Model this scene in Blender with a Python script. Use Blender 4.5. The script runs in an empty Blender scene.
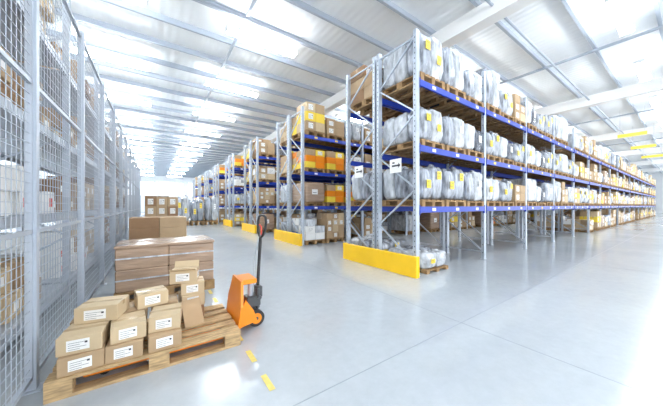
import bpy, math, random
from math import sin, cos, pi, radians
from mathutils import Vector, Matrix, noise
random.seed(7)
sc = bpy.context.scene
try:
    sc.view_settings.view_transform = 'Standard'
    sc.view_settings.look = 'None'
except Exception: pass

# ---------------- materials ----------------
def mat(name, col, rough=0.6, metal=0.0, var=0.0, vscale=8.0, bump=0.0, bscale=30.0, emis=None, spec=0.5, col2=None, stretch=(1,1,1)):
    m = bpy.data.materials.new(name); m.use_nodes = True
    nt = m.node_tree; b = nt.nodes['Principled BSDF']
    b.inputs['Base Color'].default_value = (*col, 1)
    b.inputs['Roughness'].default_value = rough
    b.inputs['Metallic'].default_value = metal
    b.inputs['Specular IOR Level'].default_value = spec
    if emis:
        b.inputs['Emission Color'].default_value = (*emis[0], 1)
        b.inputs['Emission Strength'].default_value = emis[1]
    if var > 0 or bump > 0:
        tc = nt.nodes.new('ShaderNodeTexCoord'); mp = nt.nodes.new('ShaderNodeMapping')
        mp.inputs['Scale'].default_value = stretch
        nt.links.new(tc.outputs['Object'], mp.inputs['Vector'])
    if var > 0:
        n = nt.nodes.new('ShaderNodeTexNoise'); n.inputs['Scale'].default_value = vscale
        n.inputs['Detail'].default_value = 5
        nt.links.new(mp.outputs['Vector'], n.inputs['Vector'])
        r = nt.nodes.new('ShaderNodeValToRGB')
        r.color_ramp.elements[0].position = 0.3; r.color_ramp.elements[1].position = 0.7
        lo = [max(0, c*(1-var)) for c in col] if col2 is None else col2
        hi = [min(1, c*(1+var*0.6)) for c in col] if col2 is None else col
        r.color_ramp.elements[0].color = (*lo, 1); r.color_ramp.elements[1].color = (*hi, 1)
        nt.links.new(n.outputs['Fac'], r.inputs['Fac'])
        nt.links.new(r.outputs['Color'], b.inputs['Base Color'])
    if bump > 0:
        n2 = nt.nodes.new('ShaderNodeTexNoise'); n2.inputs['Scale'].default_value = bscale
        n2.inputs['Detail'].default_value = 4
        nt.links.new(mp.outputs['Vector'], n2.inputs['Vector'])
        bp = nt.nodes.new('ShaderNodeBump'); bp.inputs['Strength'].default_value = bump
        bp.inputs['Distance'].default_value = 0.03
        nt.links.new(n2.outputs['Fac'], bp.inputs['Height'])
        nt.links.new(bp.outputs['Normal'], b.inputs['Normal'])
    return m

M = {}
M['galv'] = mat('galvanised_steel', (0.46,0.51,0.58), 0.4, 0.3, 0.12, 6)
M['cagegrey'] = mat('cage_grey_paint', (0.48,0.53,0.60), 0.4, 0.15)
M['blue'] = mat('blue_beam_paint', (0.010,0.045,0.40), 0.4)
M['yellow'] = mat('yellow_barrier_paint', (0.98,0.58,0.01), 0.45, 0, 0.06, 3)
M['wood'] = mat('pallet_wood', (0.54,0.37,0.19), 0.8, 0, 0.4, 10, 0.2, 40, stretch=(1,6,6))
M['wood_d'] = mat('pallet_wood_dark', (0.36,0.22,0.10), 0.85, 0, 0.35, 10)
M['card'] = mat('cardboard', (0.46,0.32,0.185), 0.75, 0, 0.08, 5)
M['card2'] = mat('cardboard_pale', (0.62,0.48,0.30), 0.75, 0, 0.08, 5)
M['card3'] = mat('cardboard_brown', (0.30,0.175,0.09), 0.75, 0, 0.1, 5)
M['tape'] = mat('packing_tape', (0.55,0.41,0.25), 0.25)
M['label'] = mat('paper_label', (0.87,0.87,0.85), 0.6)
M['ink'] = mat('label_ink', (0.05,0.05,0.06), 0.6)
M['silver'] = mat('silver_stretch_wrap', (0.38,0.41,0.465), 0.2, 0.15, 0.7, 9, 1.0, 12, stretch=(1,1,0.35))
M['silverw'] = mat('white_stretch_wrap', (0.60,0.63,0.67), 0.2, 0.05, 0.5, 8, 1.0, 12, stretch=(1,1,0.4))
M['darkw'] = mat('dark_grey_wrap', (0.11,0.125,0.16), 0.2, 0.1, 0.5, 8, 0.9, 14)
M['wrapcard'] = mat('film_wrapped_cardboard', (0.42,0.29,0.20), 0.18, 0, 0.28, 4, 0.4, 9, stretch=(0.5,0.5,3))
M['ynote'] = mat('yellow_paper', (0.9,0.66,0.06), 0.6)
M['dash'] = mat('floor_line_yellow', (0.85,0.68,0.18), 0.5, 0, 0.15, 20)
M['bluebin'] = mat('blue_plastic', (0.03,0.13,0.5), 0.4)
M['orange'] = mat('orange_enamel', (0.92,0.27,0.01), 0.3)
M['black'] = mat('black_rubber', (0.02,0.02,0.022), 0.45)
M['dgrey'] = mat('dark_steel', (0.09,0.095,0.1), 0.35, 0.6)
M['red'] = mat('red_plastic', (0.7,0.06,0.04), 0.4)
M['white'] = mat('white_paint', (0.88,0.9,0.92), 0.5)
M['lamp'] = mat('fluorescent_diffuser', (1,1,1), 0.5, emis=((0.91,0.96,1.0), 52))
M['pane'] = mat('window_daylight_glazing', (0.9,0.95,1), 0.2, emis=((0.92,0.97,1.0), 1.8))  # emissive stand-in for the bright tube-light bands at the far wall
M['roof'] = mat('roof_sheet_white', (0.92,0.95,0.97), 0.5)
M['purlin'] = mat('purlin_steel', (0.40,0.45,0.52), 0.5)
M['girder'] = mat('girder_white', (0.92,0.92,0.91), 0.5)
M['wall'] = mat('wall_panel_white', (0.9,0.93,0.96), 0.6, 0, 0.03, 1)

def rib(m, axis, scale):
    nt = m.node_tree; b = nt.nodes['Principled BSDF']
    tc = nt.nodes.new('ShaderNodeTexCoord')
    w = nt.nodes.new('ShaderNodeTexWave'); w.bands_direction = axis; w.inputs['Scale'].default_value = scale
    nt.links.new(tc.outputs['Object'], w.inputs['Vector'])
    bp = nt.nodes.new('ShaderNodeBump'); bp.inputs['Strength'].default_value = 0.4; bp.inputs['Distance'].default_value = 0.03
    nt.links.new(w.outputs['Fac'], bp.inputs['Height']); nt.links.new(bp.outputs['Normal'], b.inputs['Normal'])
rib(M['roof'], 'X', 1.2)

def floor_mat():
    m = bpy.data.materials.new('polished_concrete'); m.use_nodes = True
    nt = m.node_tree; b = nt.nodes['Principled BSDF']; L = nt.links
    tc = nt.nodes.new('ShaderNodeTexCoord')
    n = nt.nodes.new('ShaderNodeTexNoise'); n.inputs['Scale'].default_value = 0.7; n.inputs['Detail'].default_value = 7
    n.inputs['Roughness'].default_value = 0.6
    L.new(tc.outputs['Object'], n.inputs['Vector'])
    r = nt.nodes.new('ShaderNodeValToRGB')
    r.color_ramp.elements[0].position = 0.2; r.color_ramp.elements[1].position = 0.85
    r.color_ramp.elements[0].color = (0.46,0.50,0.53,1); r.color_ramp.elements[1].color = (0.55,0.59,0.62,1)
    L.new(n.outputs['Fac'], r.inputs['Fac'])
    n3 = nt.nodes.new('ShaderNodeTexNoise'); n3.inputs['Scale'].default_value = 9; n3.inputs['Detail'].default_value = 9
    n3.inputs['Roughness'].default_value = 0.75
    L.new(tc.outputs['Object'], n3.inputs['Vector'])
    mr = nt.nodes.new('ShaderNodeMapRange'); mr.inputs['To Min'].default_value = 0.86; mr.inputs['To Max'].default_value = 1.12
    L.new(n3.outputs['Fac'], mr.inputs['Value'])
    mx = nt.nodes.new('ShaderNodeVectorMath'); mx.operation = 'MULTIPLY'
    L.new(r.outputs['Color'], mx.inputs[0]); L.new(mr.outputs['Result'], mx.inputs[1])
    L.new(mx.outputs[0], b.inputs['Base Color'])
    mr2 = nt.nodes.new('ShaderNodeMapRange'); mr2.inputs['To Min'].default_value = 0.10; mr2.inputs['To Max'].default_value = 0.22
    L.new(n.outputs['Fac'], mr2.inputs['Value']); L.new(mr2.outputs['Result'], b.inputs['Roughness'])
    b.inputs['Specular IOR Level'].default_value = 1.0
    return m
M['floor'] = floor_mat()
M['joint'] = mat('floor_joint', (0.30,0.34,0.38), 0.7)

# ---------------- mesh builder ----------------
class MB:
    def __init__(s): s.v=[]; s.f=[]; s.m=[]; s.mats=[]; s.sm=[]
    def mi(s,k):
        if k not in s.mats: s.mats.append(k)
        return s.mats.index(k)
    def add(s, vs, fs, k, T=None, smooth=False):
        o=len(s.v)
        if T is not None: vs=[tuple(T@Vector(p)) for p in vs]
        s.v+=list(vs); i=s.mi(k)
        for f in fs: s.f.append(tuple(o+a for a in f)); s.m.append(i); s.sm.append(smooth)
    def box(s, x0,x1,y0,y1,z0,z1,k,T=None):
        vs=[(x,y,z) for z in (z0,z1) for y in (y0,y1) for x in (x0,x1)]
        fs=[(0,2,3,1),(4,5,7,6),(0,1,5,4),(2,6,7,3),(0,4,6,2),(1,3,7,5)]
        s.add(vs,fs,k,T)
    def bbox(s,x0,x1,y0,y1,z0,z1,k,T=None,b=0.006):
        def ring(i,z): return [(x0+i+b,y0+i,z),(x1-i-b,y0+i,z),(x1-i,y0+i+b,z),(x1-i,y1-i-b,z),(x1-i-b,y1-i,z),(x0+i+b,y1-i,z),(x0+i,y1-i-b,z),(x0+i,y0+i+b,z)]
        vs=ring(b,z0)+ring(0,z0+b)+ring(0,z1-b)+ring(b,z1)
        fs=[tuple(reversed(range(8))),tuple(range(24,32))]
        for r in range(3):
            for j in range(8):
                fs.append((r*8+j,r*8+(j+1)%8,(r+1)*8+(j+1)%8,(r+1)*8+j))
        s.add(vs,fs,k,T)
    def bar(s,p,q,w,h,k):
        p=Vector(p);q=Vector(q);d=(q-p);L=d.length
        R=d.to_track_quat('X','Z').to_matrix().to_4x4()
        T=Matrix.Translation(p)@R
        s.box(0,L,-w/2,w/2,-h/2,h/2,k,T)
    def cyl(s,p,q,r,k,n=16,r2=None):
        p=Vector(p);q=Vector(q);d=q-p;L=d.length; r2=r if r2 is None else r2
        T=Matrix.Translation(p)@d.to_track_quat('Z','Y').to_matrix().to_4x4()
        vs=[(r*cos(2*pi*i/n),r*sin(2*pi*i/n),0) for i in range(n)]+[(r2*cos(2*pi*i/n),r2*sin(2*pi*i/n),L) for i in range(n)]
        s.add(vs,[(i,(i+1)%n,n+(i+1)%n,n+i) for i in range(n)],k,T,True)
        s.add(vs,[tuple(reversed(range(n))),tuple(range(n,2*n))],k,T)
    def tube(s,pts,r,k,n=10):
        for a,b in zip(pts[:-1],pts[1:]): s.cyl(a,b,r,k,n)
        for p in pts[1:-1]: s.sell(p,(r,r,r),k,1,8,6)
    def sell(s,c,rad,k,e=1.0,nu=16,nv=10,nz=0.0,seed=0,T=None):
        def sp(a,p): return math.copysign(abs(a)**p,a)
        vs=[]
        for j in range(nv+1):
            ph=-pi/2+pi*j/nv
            for i in range(nu):
                th=2*pi*i/nu
                x=sp(cos(ph),e)*sp(cos(th),e); y=sp(cos(ph),e)*sp(sin(th),e); z=sp(sin(ph),e)
                if nz:
                    q=1+nz*noise.noise(Vector((x*2.2+seed,y*2.2,z*1.6)))+nz*0.6*noise.noise(Vector((x*5+seed,y*5,z*3)))
                    x*=q;y*=q; z*=(1+0.3*nz*noise.noise(Vector((x*3,y*3,seed))))
                vs.append((c[0]+x*rad[0],c[1]+y*rad[1],c[2]+z*rad[2]))
        fs=[]
        for j in range(nv):
            for i in range(nu):
                fs.append((j*nu+i,j*nu+(i+1)%nu,(j+1)*nu+(i+1)%nu,(j+1)*nu+i))
        s.add(vs,fs,k,T,True)
    def pallet(s,cx,cy,z,lx,ly,k='wood',T=None,along='X'):
        def B(a0,a1,b0,b1,z0,z1):
            if along=='X': s.box(cx+a0,cx+a1,cy+b0,cy+b1,z+z0,z+z1,k,T)
            else: s.box(cx+b0,cx+b1,cy+a0,cy+a1,z+z0,z+z1,k,T)
        A,Bq=(lx,ly) if along=='X' else (ly,lx)
        for i,w in enumerate([0.13,0.09,0.13,0.09,0.13]):
            c=-Bq/2+0.065+(Bq-0.13)*i/4
            B(-A/2,A/2,c-w/2,c+w/2,0.122,0.144)
        for c in (-A/2+0.07,0,A/2-0.07):
            B(c-0.07,c+0.07,-Bq/2,Bq/2,0.1,0.1215)
        for b in (-Bq/2+0.05,0,Bq/2-0.05):
            B(-A/2,A/2,b-0.05,b+0.05,0,0.022)
            for c in (-A/2+0.07,0,A/2-0.07):
                B(c-0.07,c+0.07,b-0.05,b+0.05,0.0225,0.0995)
    def carton(s,cx,cy,z,lx,ly,lz,k='card',rot=0,label=True,lab2=False):
        T=Matrix.Translation((cx,cy,z))@Matrix.Rotation(radians(rot),4,'Z')
        s.bbox(-lx/2,lx/2,-ly/2,ly/2,0,lz,k,T,0.004)
        s.box(-lx/2-0.0006,lx/2+0.0006,-0.022,0.022,lz*0.7,lz+0.0012,'tape',T)
        if label:
            w=lx*0.5;h=lz*0.6;y=-ly/2
            s.box(-w*0.55,w*0.45,y-0.0015,y,lz*0.2,lz*0.2+h,'label',T)
            for i in range(4):
                s.box(-w*0.48,-w*0.48+w*(0.8 if i%2 else 0.5),y-0.0022,y-0.001,lz*0.27+h*0.2*i,lz*0.27+h*0.2*i+h*0.03,'ink',T)
            s.box(w*0.24,w*0.36,y-0.0022,y-0.001,lz*0.55,lz*0.66,'ink',T)
            if lab2:
                x=lx/2
                s.box(x,x+0.0015,-ly*0.25,ly*0.25,lz*0.25,lz*0.75,'label',T)
                s.box(x+0.001,x+0.0022,-ly*0.2,ly*0.1,lz*0.4,lz*0.47,'ink',T)
                s.box(x+0.001,x+0.0022,-ly*0.2,ly*0.2,lz*0.58,lz*0.63,'ink',T)
    def mesh(s,name):
        me=bpy.data.meshes.new(name); me.from_pydata(s.v,[],s.f)
        for k in s.mats: me.materials.append(M[k])
        me.polygons.foreach_set('material_index',s.m)
        me.polygons.foreach_set('use_smooth',s.sm)
        me.update(); return me
    def obj(s,name,loc=(0,0,0),parent=None):
        o=bpy.data.objects.new(name,s.mesh(name)); sc.collection.objects.link(o); o.location=loc
        if parent: o.parent=parent
        return o

# ---------------- shell ----------------
X0,X1,Y0,Y1,ZC=-8,78,-9,64,7.6
b=MB(); b.box(X0,X1,Y0,Y1,-0.3,0,'floor'); b.obj('floor')
b=MB()
for x in [2.9]+[8.2+5.8*i for i in range(12)]: b.box(x-0.004,x+0.004,Y0,Y1,0.0002,0.001,'joint')
for y in [1.55,6.35,11,17,23,29,35,41,47,53]: b.box(X0,X1,y-0.004,y+0.004,0.0002,0.001,'joint')
b.obj('floor_expansion_joint')
b=MB(); b.box(X0,X1,Y0,Y1,ZC,ZC+0.2,'roof'); ceil=b.obj('ceiling')
b=MB(); b.box(X0,X1,Y1,Y1+0.3,0,ZC,'wall')
wn=b.obj('wall_north')
for i in range(8):  # glowing panels added to imitate the bright bands along the far wall
    b=MB(); x=-4.5+i*5.2
    b.box(x,x+4.4,Y1-0.06,Y1-0.02,3.4,6.2,'pane')
    for q in range(4): b.box(x+q*4.4/3-0.05,x+q*4.4/3+0.05,Y1-0.1,Y1-0.061,3.3,6.3,'purlin')
    for z in (3.3,4.75,6.2): b.box(x,x+4.4,Y1-0.1,Y1-0.061,z,z+0.1,'purlin')
    b.obj('window_%d'%(i+1),parent=wn)
b=MB(); b.box(X1,X1+0.3,Y0,Y1,0,ZC,'wall'); b.obj('wall_east')
b=MB(); b.box(X0-0.3,X0,Y0,Y1,0,ZC,'wall'); b.obj('wall_west')
b=MB()
y=Y0+0.4; i=0
while y<Y1:
    b.box(X0,X1,y-0.045,y+0.045,ZC-0.2,ZC-0.18,'purlin'); b.box(X0,X1,y-0.008,y+0.008,ZC-0.18,ZC,'purlin'); y+=1.55
b.obj('ceiling_purlins',parent=ceil)
b=MB()
for x in [-3.3]+[8.2+11.6*i for i in range(6)]:
    b.box(x-0.22,x+0.22,Y0,Y1,ZC-0.75,ZC-0.70,'girder'); b.box(x-0.15,x+0.15,Y0,Y1,ZC-0.70,ZC-0.2,'girder')
b.obj('ceiling_girders',parent=ceil)
b=MB()
for x in [2.4,14.0,25.6,37.2]:
    b.box(x-0.04,x+0.04,Y0,Y1,ZC-0.28,ZC-0.2,'purlin')
for yy in (3.4,8.0,12.6): b.cyl((X0,yy,ZC-0.42),(X1,yy,ZC-0.42),0.04,'purlin',8)
b.obj('ceiling_service_pipes',parent=ceil)

fix=MB()
fix.box(-1.25,1.25,-0.07,0.07,0.06,0.10,'white')
for yy in (-0.10,0.10): fix.cyl((-1.2,yy,0),(1.2,yy,0),0.05,'lamp',10)
fix.box(-1.25,-1.2,-0.16,0.16,-0.05,0.10,'white'); fix.box(1.2,1.25,-0.16,0.16,-0.05,0.10,'white')
for xx in (-0.9,0.9): fix.box(xx-0.01,xx+0.01,-0.01,0.01,0.10,0.42,'galv')
fm=fix.mesh('fluorescent_lamp')
def lamp(x,y):
    o=bpy.data.objects.new('fluorescent_lamp',fm); sc.collection.objects.link(o); o.location=(x,y,ZC-0.62); o.parent=ceil
for x in (-0.6,5.6,11.4,16.8,22.4,28.2,34,40,46,52,58,64): lamp(x,1.3)
for j,yy in enumerate([6.3,8.6,12.9,17.5,22.1,26.7,31.3,36,41,46,52,58]):
    for x in (-5.6,-1.4,3.1,10.6,16,22.0,28.2,34,42,50):  # westmost column is added to brighten the area behind the cage
        if yy==6.3 and 0<x<9: continue
        if yy==8.6 and x>5: continue
        if yy>24 and x>17: continue
        if yy==6.3 and x==-1.4: continue
        if x>40 and yy>9: continue
        lamp(x,yy)
lamp(-5.6,1.3)  # extra lamp, added to lift the light inside the cage

# ---------------- load prototypes ----------------
def bundles(seed,kinds,h,notes=True):
    random.seed(seed); b=MB()
    b.pallet(0,0,0,0.8,1.1,'wood_d',along='Y')
    for ix in (-1,1):
        for iy in (-1,0,1):
            k=random.choice(kinds); hh=h*random.uniform(0.80,1.0)
            b.sell((ix*0.195,iy*0.35,0.144+hh*0.5),(0.205,0.185,hh*0.5),k,0.45,24,14,0.2,random.random()*50)
            if random.random()<0.7:
                b.sell((ix*0.195,iy*0.35,0.144+hh),(0.07,0.06,0.06),k,0.8,10,6,0.5,random.random()*50)
    if notes:
        for ix in (-1,1):
            if random.random()<0.7:
                c=random.choice(['label','ynote','label']); z=random.uniform(0.3,0.6)*h+0.1
                b.box(ix*0.19-0.07,ix*0.19+0.07,-0.562,-0.557,z,z+0.17,c)
                b.box(ix*0.19-0.05,ix*0.19+0.03,-0.5635,-0.561,z+0.05,z+0.062,'ink')
                b.box(ix*0.19-0.05,ix*0.19+0.05,-0.5635,-0.561,z+0.12,z+0.132,'ink')
    return b.mesh('shrink_wrapped_pallet_load')
def cartons(seed,kinds,h,nx=2,ny=3,nz=3):
    random.seed(seed); b=MB()
    b.pallet(0,0,0,0.8,1.1,'wood_d',along='Y')
    dx,dy,dz=0.8/nx,1.1/ny,h/nz
    for iz in range(nz):
        for ix in range(nx):
            for iy in range(ny):
                if iz==nz-1 and random.random()<0.2: continue
                b.carton(-0.4+dx*(ix+.5),-0.55+dy*(iy+.5),0.1445+dz*iz,dx-0.012,dy-0.012,dz-0.004,random.choice(kinds),0,random.random()<0.6)
    return b.mesh('carton_pallet_load')
def wrapblock(seed,k,h):
    random.seed(seed); b=MB()
    b.pallet(0,0,0,0.8,1.1,'wood_d',along='Y')
    b.sell((0,0,0.144+h/2),(0.41,0.56,h/2),k,0.18,32,12,0.03,seed)
    for z in (0.35,0.7): b.sell((0,0,0.144+h*z),(0.414,0.566,0.012),'silverw',0.2,24,4)
    b.box(-0.15,0.08,-0.572,-0.56,0.3+h*0.2,0.5+h*0.2,'label'); b.box(-0.12,0.03,-0.5735,-0.571,0.36+h*0.2,0.38+h*0.2,'ink')
    return b.mesh('shrink_wrapped_pallet_load')
S=['silver','silverw','silverw']
P_sil=[bundles(1,S,0.86),bundles(2,['silver','darkw','silver','silverw'],0.8),bundles(3,['silver','darkw','silverw'],0.88),bundles(4,['silverw','silver'],0.75),bundles(5,['silver','darkw','silverw','card2'],0.7)]
P_blk=[wrapblock(11,'silverw',0.8),wrapblock(12,'silver',0.7),wrapblock(13,'wrapcard',0.8)]
P_car=[cartons(21,['card','card2'],0.84),cartons(22,['card','card3'],0.72,2,2,3),cartons(23,['card2','card'],0.84,3,3,4),cartons(24,['card','label','card2'],0.6,2,3,2),cartons(25,['bluebin','label','silverw'],0.7,2,2,3),cartons(26,['orange','card','ynote'],0.66,2,3,3),cartons(27,['ynote','card2','card'],0.8,2,3,3)]

def put(me,x,y,z,parent=None,sz=1.0,flip=False,inst=True):
    o=bpy.data.objects.new(me.name.split('.')[0],me); sc.collection.objects.link(o)
    o.location=(x,y,z); o.rotation_euler=(0,0,(pi if flip else 0)+random.uniform(-0.02,0.02)); o.scale=(random.uniform(0.95,1.0),0.98,sz)
    if parent: o.parent=parent
    return o

LV=[1.33,2.52,3.78]; RH=4.72; BAY=2.7
def rack_row(ys,xs,nb,rear=True,depth=1.05,gap=0.06,mix='sil'):
    b=MB()
    racks=[(ys,ys+depth)]+([(ys+depth+gap,ys+2*depth+gap)] if rear else [])
    for (a,c) in racks:
        for i in range(nb+1):
            x=xs+i*BAY
            for yy in (a,c-0.07):
                b.box(x-0.05,x+0.05,yy,yy+0.012,0,RH,'galv'); b.box(x-0.05,x-0.038,yy+0.0121,yy+0.07,0,RH,'galv'); b.box(x+0.038,x+0.05,yy+0.0121,yy+0.07,0,RH,'galv')
                b.box(x-0.07,x+0.07,yy-0.01,yy+0.08,0.001,0.012,'galv')
                if i<3:
                    z=0.15
                    while z<RH-0.1:
                        b.box(x-0.051,x-0.0495,yy+0.025,yy+0.042,z,z+0.03,'dgrey'); z+=0.1 if i==0 else 0.2
            z=0.2; s=0
            while z+0.6<RH:
                p,q=(a+0.05,c-0.05) if s%2==0 else (c-0.05,a+0.05)
                b.bar((x,p,z),(x,q,z+0.72),0.03,0.03,'galv'); z+=0.74; s+=1
            for z in (0.18,RH-0.12): b.bar((x,a+0.04,z),(x,c-0.04,z),0.03,0.03,'galv')
        for i in range(nb):
            x=xs+i*BAY
            for z in LV:
                for yy in (a-0.012,c-0.04+0.012):
                    b.box(x+0.052,x+BAY-0.052,yy,yy+0.04,z-0.12,z,'blue')
                    b.box(x+0.051,x+0.06,yy-0.004,yy+0.045,z-0.17,z+0.03,'blue'); b.box(x+BAY-0.06,x+BAY-0.051,yy-0.004,yy+0.045,z-0.17,z+0.03,'blue')
                if random.random()<0.9:
                    for k in range(3):
                        xx=x+0.45+0.88*k
                        b.box(xx,xx+0.12,a-0.0145,a-0.0122,z-0.09,z-0.03,'label' if random.random()<.7 else 'ynote')
    r=b.obj('pallet_rack')
    for ri,(a,c) in enumerate(racks):
        for i in range(nb):
            for li,z in enumerate(LV):
                for k in range(3):
                    if random.random()<0.05: continue
                    x=xs+i*BAY+0.49+0.865*k; y=(a+c)/2
                    u=random.random()
                    if mix=='sil' and ri==0:
                        if i<4: me=random.choice(P_sil) if (u<0.78 or (i==0 and k==0)) else (random.choice(P_blk[:2]) if u<0.88 else random.choice(P_car[:4]))
                        else: me=random.choice(P_sil) if u<0.3 else (random.choice(P_blk) if u<0.42 else random.choice(P_car[:4]+P_car[5:]))
                    elif mix=='sil':
                        me=random.choice(P_car[:3]) if ((u<0.7 or i==0) and li>0) else random.choice(P_sil)
                    else:
                        me=random.choice(P_car) if u<0.65 else (random.choice(P_sil) if u<0.85 else random.choice(P_blk))
                    sz=random.uniform(0.82,1.03) if li<2 else random.uniform(0.8,1.22)
                    put(me,x,y,z+0.001,r,sz,flip=False)
            if (mix=='sil' and i>=5) or mix!='sil' or (ri==1 and i==0):
                for k in range(3):
                    if random.random()<(0.1 if mix=='sil' else 0.3): continue
                    if mix=='sil' and i==0:
                        if k==0: put(P_sil[1],xs+0.49,(a+c)/2,0.001,r,0.6)
                        continue
                    me=random.choice(P_car[:4]+P_car[6:]) if random.random()<0.8 else random.choice(P_blk)
                    if mix!='sil': me=random.choice(P_car+P_blk)
                    put(me,xs+i*BAY+0.49+0.865*k,(a+c)/2,0.001,r,random.uniform(0.8,1.1))
    e=MB(); L=racks[-1][1]-ys+0.0
    e.bbox(xs-0.18,xs-0.12,ys-0.1,ys-0.1+L+0.06,0.0,0.40,'yellow',None,0.008)
    e.bbox(xs-0.118,xs-0.078,ys-0.1,ys-0.05,0.0,0.40,'yellow',None,0.008)
    e.bbox(xs-0.118,xs-0.078,ys-0.1+L+0.01,ys-0.1+L+0.06,0.0,0.40,'yellow',None,0.008)
    e.obj('rack_end_barrier')
    return r
random.seed(3)
R1=rack_row(3.04,4.12,18,True,mix='sil')
rack_row(7.62,4.12,9,True,mix='mix')
rack_row(12.25,4.12,7,True,mix='mix')
rack_row(16.9,4.12,5,True,mix='mix')
rack_row(21.6,4.12,4,True,mix='mix')
rack_row(26.3,4.12,3,True,mix='mix')
rack_row(31.0,4.12,3,True,mix='mix')
rack_row(36,4.12,3,True,mix='mix')
put(P_sil[3],4.75,3.56,0.001,R1,0.5)

for (yy) in (3.52,4.66):
    b=MB(); b.box(-0.004,0.004,-0.15,0.15,-0.14,0.14,'label')
    b.box(-0.006,-0.004,-0.09,0.09,-0.015,0.02,'ink')
    b.add([(-0.006,-0.08,-0.05),(-0.006,-0.08,0.055),(-0.006,-0.13,0.0025)],[(0,1,2)],'ink')
    b.box(-0.006,-0.004,0.02,0.08,0.05,0.08,'ink')
    b.box(-0.004,0.02,-0.01,0.01,-0.01,0.01,'galv')
    b.obj('rack_notice_sign',(4.04,yy,2.16))

for (x,y) in ((22.8,1.9),(28.5,1.9),(35,1.9)):
    b=MB(); b.box(-0.02,0.02,-0.6,0.6,-0.10,0.10,'ynote')
    for yy in (-0.5,0.5): b.box(-0.005,0.005,yy-0.005,yy+0.005,0.10,ZC-5.75-0.2,'galv')
    b.obj('hanging_aisle_sign',(x+1.5,y+0.4,5.75),parent=ceil)

# ---------------- security cage ----------------
CX=-0.74; CY1,CH=19.8,3.42
b=MB()
ps=[1.2,2.78]
while ps[-1]+1.5<CY1: ps.append(ps[-1]+1.5)
ps=[-0.3]+ps
for p in ps:
    b.box(CX-0.03,CX+0.03,p-0.03,p+0.03,0.01,CH+0.05,'cagegrey')
    b.box(CX-0.06,CX+0.06,p-0.06,p+0.06,0.001,0.01,'cagegrey')
for a,c in zip(ps[:-1],ps[1:]):
    a+=0.04;c-=0.04
    for z in (0.10,1.16,2.24,CH-0.03):
        b.box(CX-0.015,CX+0.015,a,c,z-0.015,z+0.015,'cagegrey')
    for y_ in (a,c): b.box(CX-0.015,CX+0.015,y_-0.012,y_+0.012,0.1,CH,'cagegrey')
    n=int((c-a)/(0.07 if a<5 else 0.1)); w=0.002
    for i in range(1,n):
        y_=a+(c-a)*i/n; b.box(CX-w,CX+w,y_-w,y_+w,0.1,CH,'cagegrey')
    n=int((CH-0.1)/0.07)
    for i in range(1,n):
        z=0.1+(CH-0.1)*i/n; b.box(CX+w,CX+3*w,a,c,z-w,z+w,'cagegrey')
b.obj('wire_mesh_security_cage')

b=MB(); sx0,sx1=-2.15,-1.05
SL=[0.25,1.25,2.25,3.3]
yy=0.6; sy=[]
while yy<19: sy.append(yy); yy+=2.3
for y_ in sy:
    for x in (sx0,sx1): b.box(x-0.035,x+0.035,y_-0.045,y_+0.045,0,4.4,'galv')
    z=0.2;s=0
    while z<3.8:
        p,q=(sx0,sx1) if s%2==0 else (sx1,sx0)
        b.bar((p,y_,z),(q,y_,z+0.7),0.025,0.025,'galv'); z+=0.72;s+=1
for a,c in zip(sy[:-1],sy[1:]):
    for z in SL:
        for x in (sx0,sx1): b.box(x-0.02,x+0.02,a+0.046,c-0.046,z-0.1,z,'galv')
        b.box(sx0+0.021,sx1-0.021,a+0.05,c-0.05,z-0.02,z-0.001,'galv')
shelf=b.obj('cage_storage_shelving')
b=MB(); random.seed(12)
for ai,(a,c) in enumerate(zip(sy[:-1],sy[1:])):
    for li,z in enumerate(SL):
        y_=a+0.08
        while y_<c-0.4:
            w=random.uniform(0.3,0.45)
            if random.random()<0.1: y_+=w*0.6; continue
            if li==1 and ai<2 : k='label'
            elif li==0: k=random.choice(['card2','label','card'])
            else: k=random.choice(['card','card2','card3','card'])
            nz=random.choice([2,2,3]); hz=random.uniform(0.2,0.28)
            for q in range(nz):
                T=Matrix.Translation(((sx0+sx1)/2+random.uniform(-.05,.1),y_+w/2,z+0.001+q*(hz+0.002)))@Matrix.Rotation(random.uniform(-.04,.04),4,'Z')
                b.bbox(-0.4,0.4,-w/2+0.01,w/2-0.01,0,hz,k,T,0.005)
                b.box(0.4,0.402,-0.07,0.05,hz*0.3,hz*0.7,'red' if (k=='label' and random.random()<.6) else 'label',T)
                b.box(-0.3,0.401,-0.02,0.02,hz,hz+0.001,'tape',T)
            y_+=w+0.03
b.obj('shelved_cartons',parent=shelf)

# ---------------- near pallet with cartons ----------------
PX,PY=0.03,2.93
b=MB(); b.pallet(PX,PY,0.001,1.3,0.82,'wood',along='X'); b.obj('wooden_pallet')
b=MB(); z0=0.1458; H=0.128
def C(x,y,l,wx,wy,k='card2',rot=0,lab2=False,h=H): b.carton(x,y,z0+l*(H+0.001),wx,wy,h,k,rot,True,lab2)
C(-0.445,2.69,0,0.25,0.30,'card',3); C(-0.19,2.69,0,0.23,0.30,'card',-2); C(0.065,2.69,0,0.235,0.30,'card',3)
C(-0.44,2.71,1,0.25,0.29,'card2',-5); C(-0.18,2.72,1,0.225,0.29,'card2',4); C(0.085,2.75,1,0.23,0.29,'card2',-7)
C(-0.45,3.00,0,0.25,0.29,'card'); C(-0.19,3.0,0,0.24,0.29,'card'); C(0.07,3.04,0,0.23,0.25,'card')
C(-0.44,3.03,1,0.25,0.29,'card'); C(-0.18,3.04,1,0.24,0.28,'card'); C(0.08,3.08,1,0.22,0.24,'card')
C(-0.36,2.90,2,0.28,0.26,'card2',-14); C(-0.03,3.02,2,0.24,0.22,'card2',10)
C(0.33,3.18,0,0.22,0.24,'card3'); C(0.33,3.18,1,0.22,0.24,'card2',4); C(0.34,3.18,2,0.22,0.24,'card2',-4,True)
C(0.27,3.18,3,0.25,0.22,'card2',-14,True)
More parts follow.
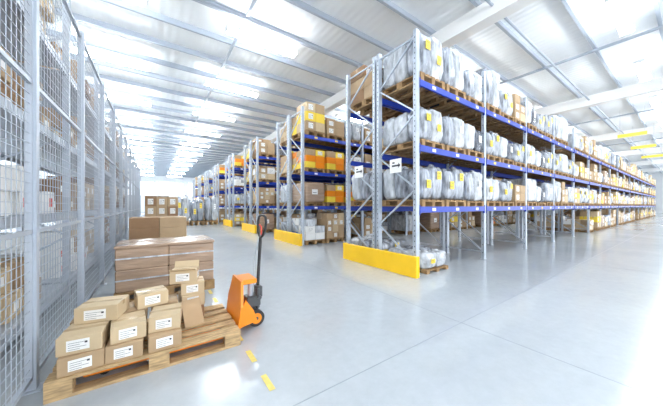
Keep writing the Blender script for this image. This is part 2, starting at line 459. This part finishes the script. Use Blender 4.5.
T=Matrix.Translation((0.27,3.18,z0+4*(H+0.001)))@Matrix.Rotation(radians(-14),4,'Z')
b.box(-0.12,0.12,-0.003,0.0,0,0.07,'card2',T@Matrix.Translation((0,-0.105,0))@Matrix.Rotation(radians(62),4,'X'))
b.box(-0.12,0.12,0.0,0.003,0,0.07,'card2',T@Matrix.Translation((0,0.105,0))@Matrix.Rotation(radians(-30),4,'X'))
cs=b.obj('carton_stack')
b=MB()
T=Matrix.Translation((0.33,2.88,0.147))@Matrix.Rotation(radians(14),4,'Z')@Matrix.Rotation(radians(-28),4,'X')
b.box(-0.09,0.09,-0.006,0,0,0.26,'card',T)
b.obj('cardboard_sheet',parent=cs)

# ---------------- pallet jack ----------------
b=MB(); jy=2.93
for s in (-1,1):
    y_=jy+s*0.19
    b.bbox(-0.45,0.70,y_-0.075,y_+0.075,0.035,0.088,'orange',None,0.006)
for s in (-1,1):
    b.cyl((-0.33,jy+s*0.19-0.04,0.036),(-0.33,jy+s*0.19+0.04,0.036),0.035,'black',14)
def prism(pts,x0,x1,k,x0t=None,x1t=None):
    n=len(pts); zmin=min(p[1] for p in pts); zmax=max(p[1] for p in pts)
    def xx(a,at,z): return a if at is None else a+(at-a)*(z-zmin)/(zmax-zmin)
    vs=[(xx(x0,x0t,z),y,z) for y,z in pts]+[(xx(x1,x1t,z),y,z) for y,z in pts]
    fs=[tuple(range(n)),tuple(reversed(range(n,2*n)))]+[(i,n+i,n+(i+1)%n,(i+1)%n) for i in range(n)]
    b.add(vs,fs,k)
prism([(jy-0.27,0.09),(jy+0.27,0.09),(jy+0.27,0.30),(jy+0.17,0.54),(jy-0.17,0.54),(jy-0.27,0.30)],0.695,0.72,'orange',0.75,0.775)
for s in (-1,1):
    y_=jy+s*0.24
    vs=[(0.72,y_-0.012,0.089),(0.90,y_-0.012,0.12),(0.86,y_-0.012,0.24),(0.78,y_-0.012,0.36),(0.745,y_-0.012,0.30)]
    vs+= [(p[0],p[1]+0.024,p[2]) for p in vs]
    b.add(vs,[(0,1,2,3,4),(9,8,7,6,5)]+[(i,5+i,5+(i+1)%5,(i+1)%5) for i in range(5)],'orange')
b.bbox(0.76,0.93,jy-0.14,jy+0.14,0.49,0.54,'orange',None,0.006)
b.bbox(0.74,0.86,jy-0.2,jy+0.2,0.12,0.2,'orange',None,0.006)
b.cyl((0.90,jy,0.10),(0.90,jy,0.30),0.06,'dgrey',20); b.cyl((0.90,jy,0.30),(0.90,jy,0.49),0.03,'galv',16)
b.bbox(0.84,1.0,jy-0.07,jy+0.07,0.2,0.32,'dgrey',None,0.01)
b.cyl((0.97,jy-0.045,0.18),(0.97,jy-0.045,0.40),0.025,'dgrey',14)
b.cyl((0.93,jy-0.13,0.095),(0.93,jy+0.13,0.095),0.02,'dgrey',12)
for s in (-1,1):
    y_=jy+s*0.10
    b.cyl((0.93,y_-0.03,0.092),(0.93,y_+0.03,0.092),0.09,'black',28); b.cyl((0.93,y_-0.034,0.092),(0.93,y_+0.034,0.092),0.058,'orange',20); b.cyl((0.93,y_-0.038,0.092),(0.93,y_+0.038,0.092),0.02,'dgrey',12)
b.cyl((0.98,jy-0.09,0.30),(0.98,jy+0.09,0.30),0.022,'dgrey',14)
b.bbox(0.955,1.025,jy-0.06,jy+0.06,0.29,0.42,'dgrey',None,0.01)
b.cyl((0.985,jy,0.40),(1.02,jy,0.98),0.018,'black',14)
lp=[(1.02,jy,0.97),(1.022,jy-0.06,1.0),(1.03,jy-0.12,1.07),(1.035,jy-0.135,1.16),(1.04,jy-0.11,1.215),(1.042,jy-0.05,1.235),(1.042,jy+0.05,1.235),(1.04,jy+0.11,1.215),(1.035,jy+0.135,1.16),(1.03,jy+0.12,1.07),(1.022,jy+0.06,1.0),(1.02,jy,0.97)]
b.tube(lp,0.014,'black',10)
b.tube([(1.03,jy,1.0),(1.035,jy+0.02,1.1),(1.03,jy+0.07,1.12)],0.009,'red',8)
b.tube([(0.95,jy+0.03,0.42),(0.955,jy+0.035,0.7),(1.0,jy+0.02,0.95)],0.006,'galv',6)
b.obj('hand_pallet_truck')

# ---------------- large wrapped carton pallet ----------------
b=MB(); b.pallet(0.17,4.92,0.001,1.26,0.85,'wood_d',along='X')
for z,h in ((0.146,0.30),(0.448,0.30)):
    for i in range(2):
        b.bbox(-0.45+i*0.62,-0.45+i*0.62+0.618,4.52,5.32,z,z+h,'wrapcard',None,0.012)
b.bbox(-0.46,0.80,4.51,5.33,0.75,0.79,'wrapcard',None,0.006)
for z in (0.30,0.6): b.box(-0.452,0.791,4.516,4.5195,z,z+0.02,'silverw')
b.obj('film_wrapped_crate_pallet')
def stack(name,x0,x1,y0,y1,z1,k,n=2,nz=2,lab=True):
    b=MB(); b.pallet((x0+x1)/2,(y0+y1)/2,0.001,x1-x0,y1-y0,'wood_d',along='X')
    dx=(x1-x0)/n; dz=(z1-0.146)/nz
    for j in range(nz):
        for i in range(n):
            for q in range(2):
                ym=(y1-y0)/2
                b.carton(x0+dx*(i+.5),y0+ym*(q+.5),0.146+dz*j,dx-0.01,ym-0.01,dz-0.003,random.choice(k),0,lab)
    return b.obj(name)
stack('carton_pallet_load',-0.46,0.62,6.9,7.8,1.08,['card3','card'],2,4,False)
stack('carton_pallet_load',-0.25,0.62,9.6,10.5,1.62,['card','card3'],3,5)
stack('carton_pallet_load',-0.35,0.5,13.0,13.9,1.75,['card3','wrapcard'],2,3)
for i in range(3): put(P_sil[i],1.5+i*0.9,20,0.001,None,2.0)
for i in range(3): put(P_blk[i%3],1.5+i*0.9,26,0.001,None,2.2)
for i in range(4): put(P_car[i],-0.1+i*0.95,34.2,0.001,None,2.0)

b=MB(); y_=0.95
while y_<18:
    b.box(0.685,0.73,y_,y_+0.2,0.0011,0.0022,'dash'); y_+=0.41
b.obj('floor_marking_dashes')

# ---------------- world + camera ----------------
w=bpy.data.worlds.new('daylight'); sc.world=w; w.use_nodes=True  # even white fill, let in where the wall behind the camera is omitted
w.node_tree.nodes['Background'].inputs[0].default_value=(0.92,0.96,1,1)
w.node_tree.nodes['Background'].inputs[1].default_value=3.7
cd=bpy.data.cameras.new('camera'); cam=bpy.data.objects.new('camera',cd); sc.collection.objects.link(cam)
cam.location=(0,0,1.35); cam.rotation_euler=(radians(90),0,radians(-34.8))
cd.sensor_width=36; cd.lens=254/663*36; cd.shift_y=2.5/663; cd.clip_start=0.05; cd.clip_end=300
sc.camera=cam
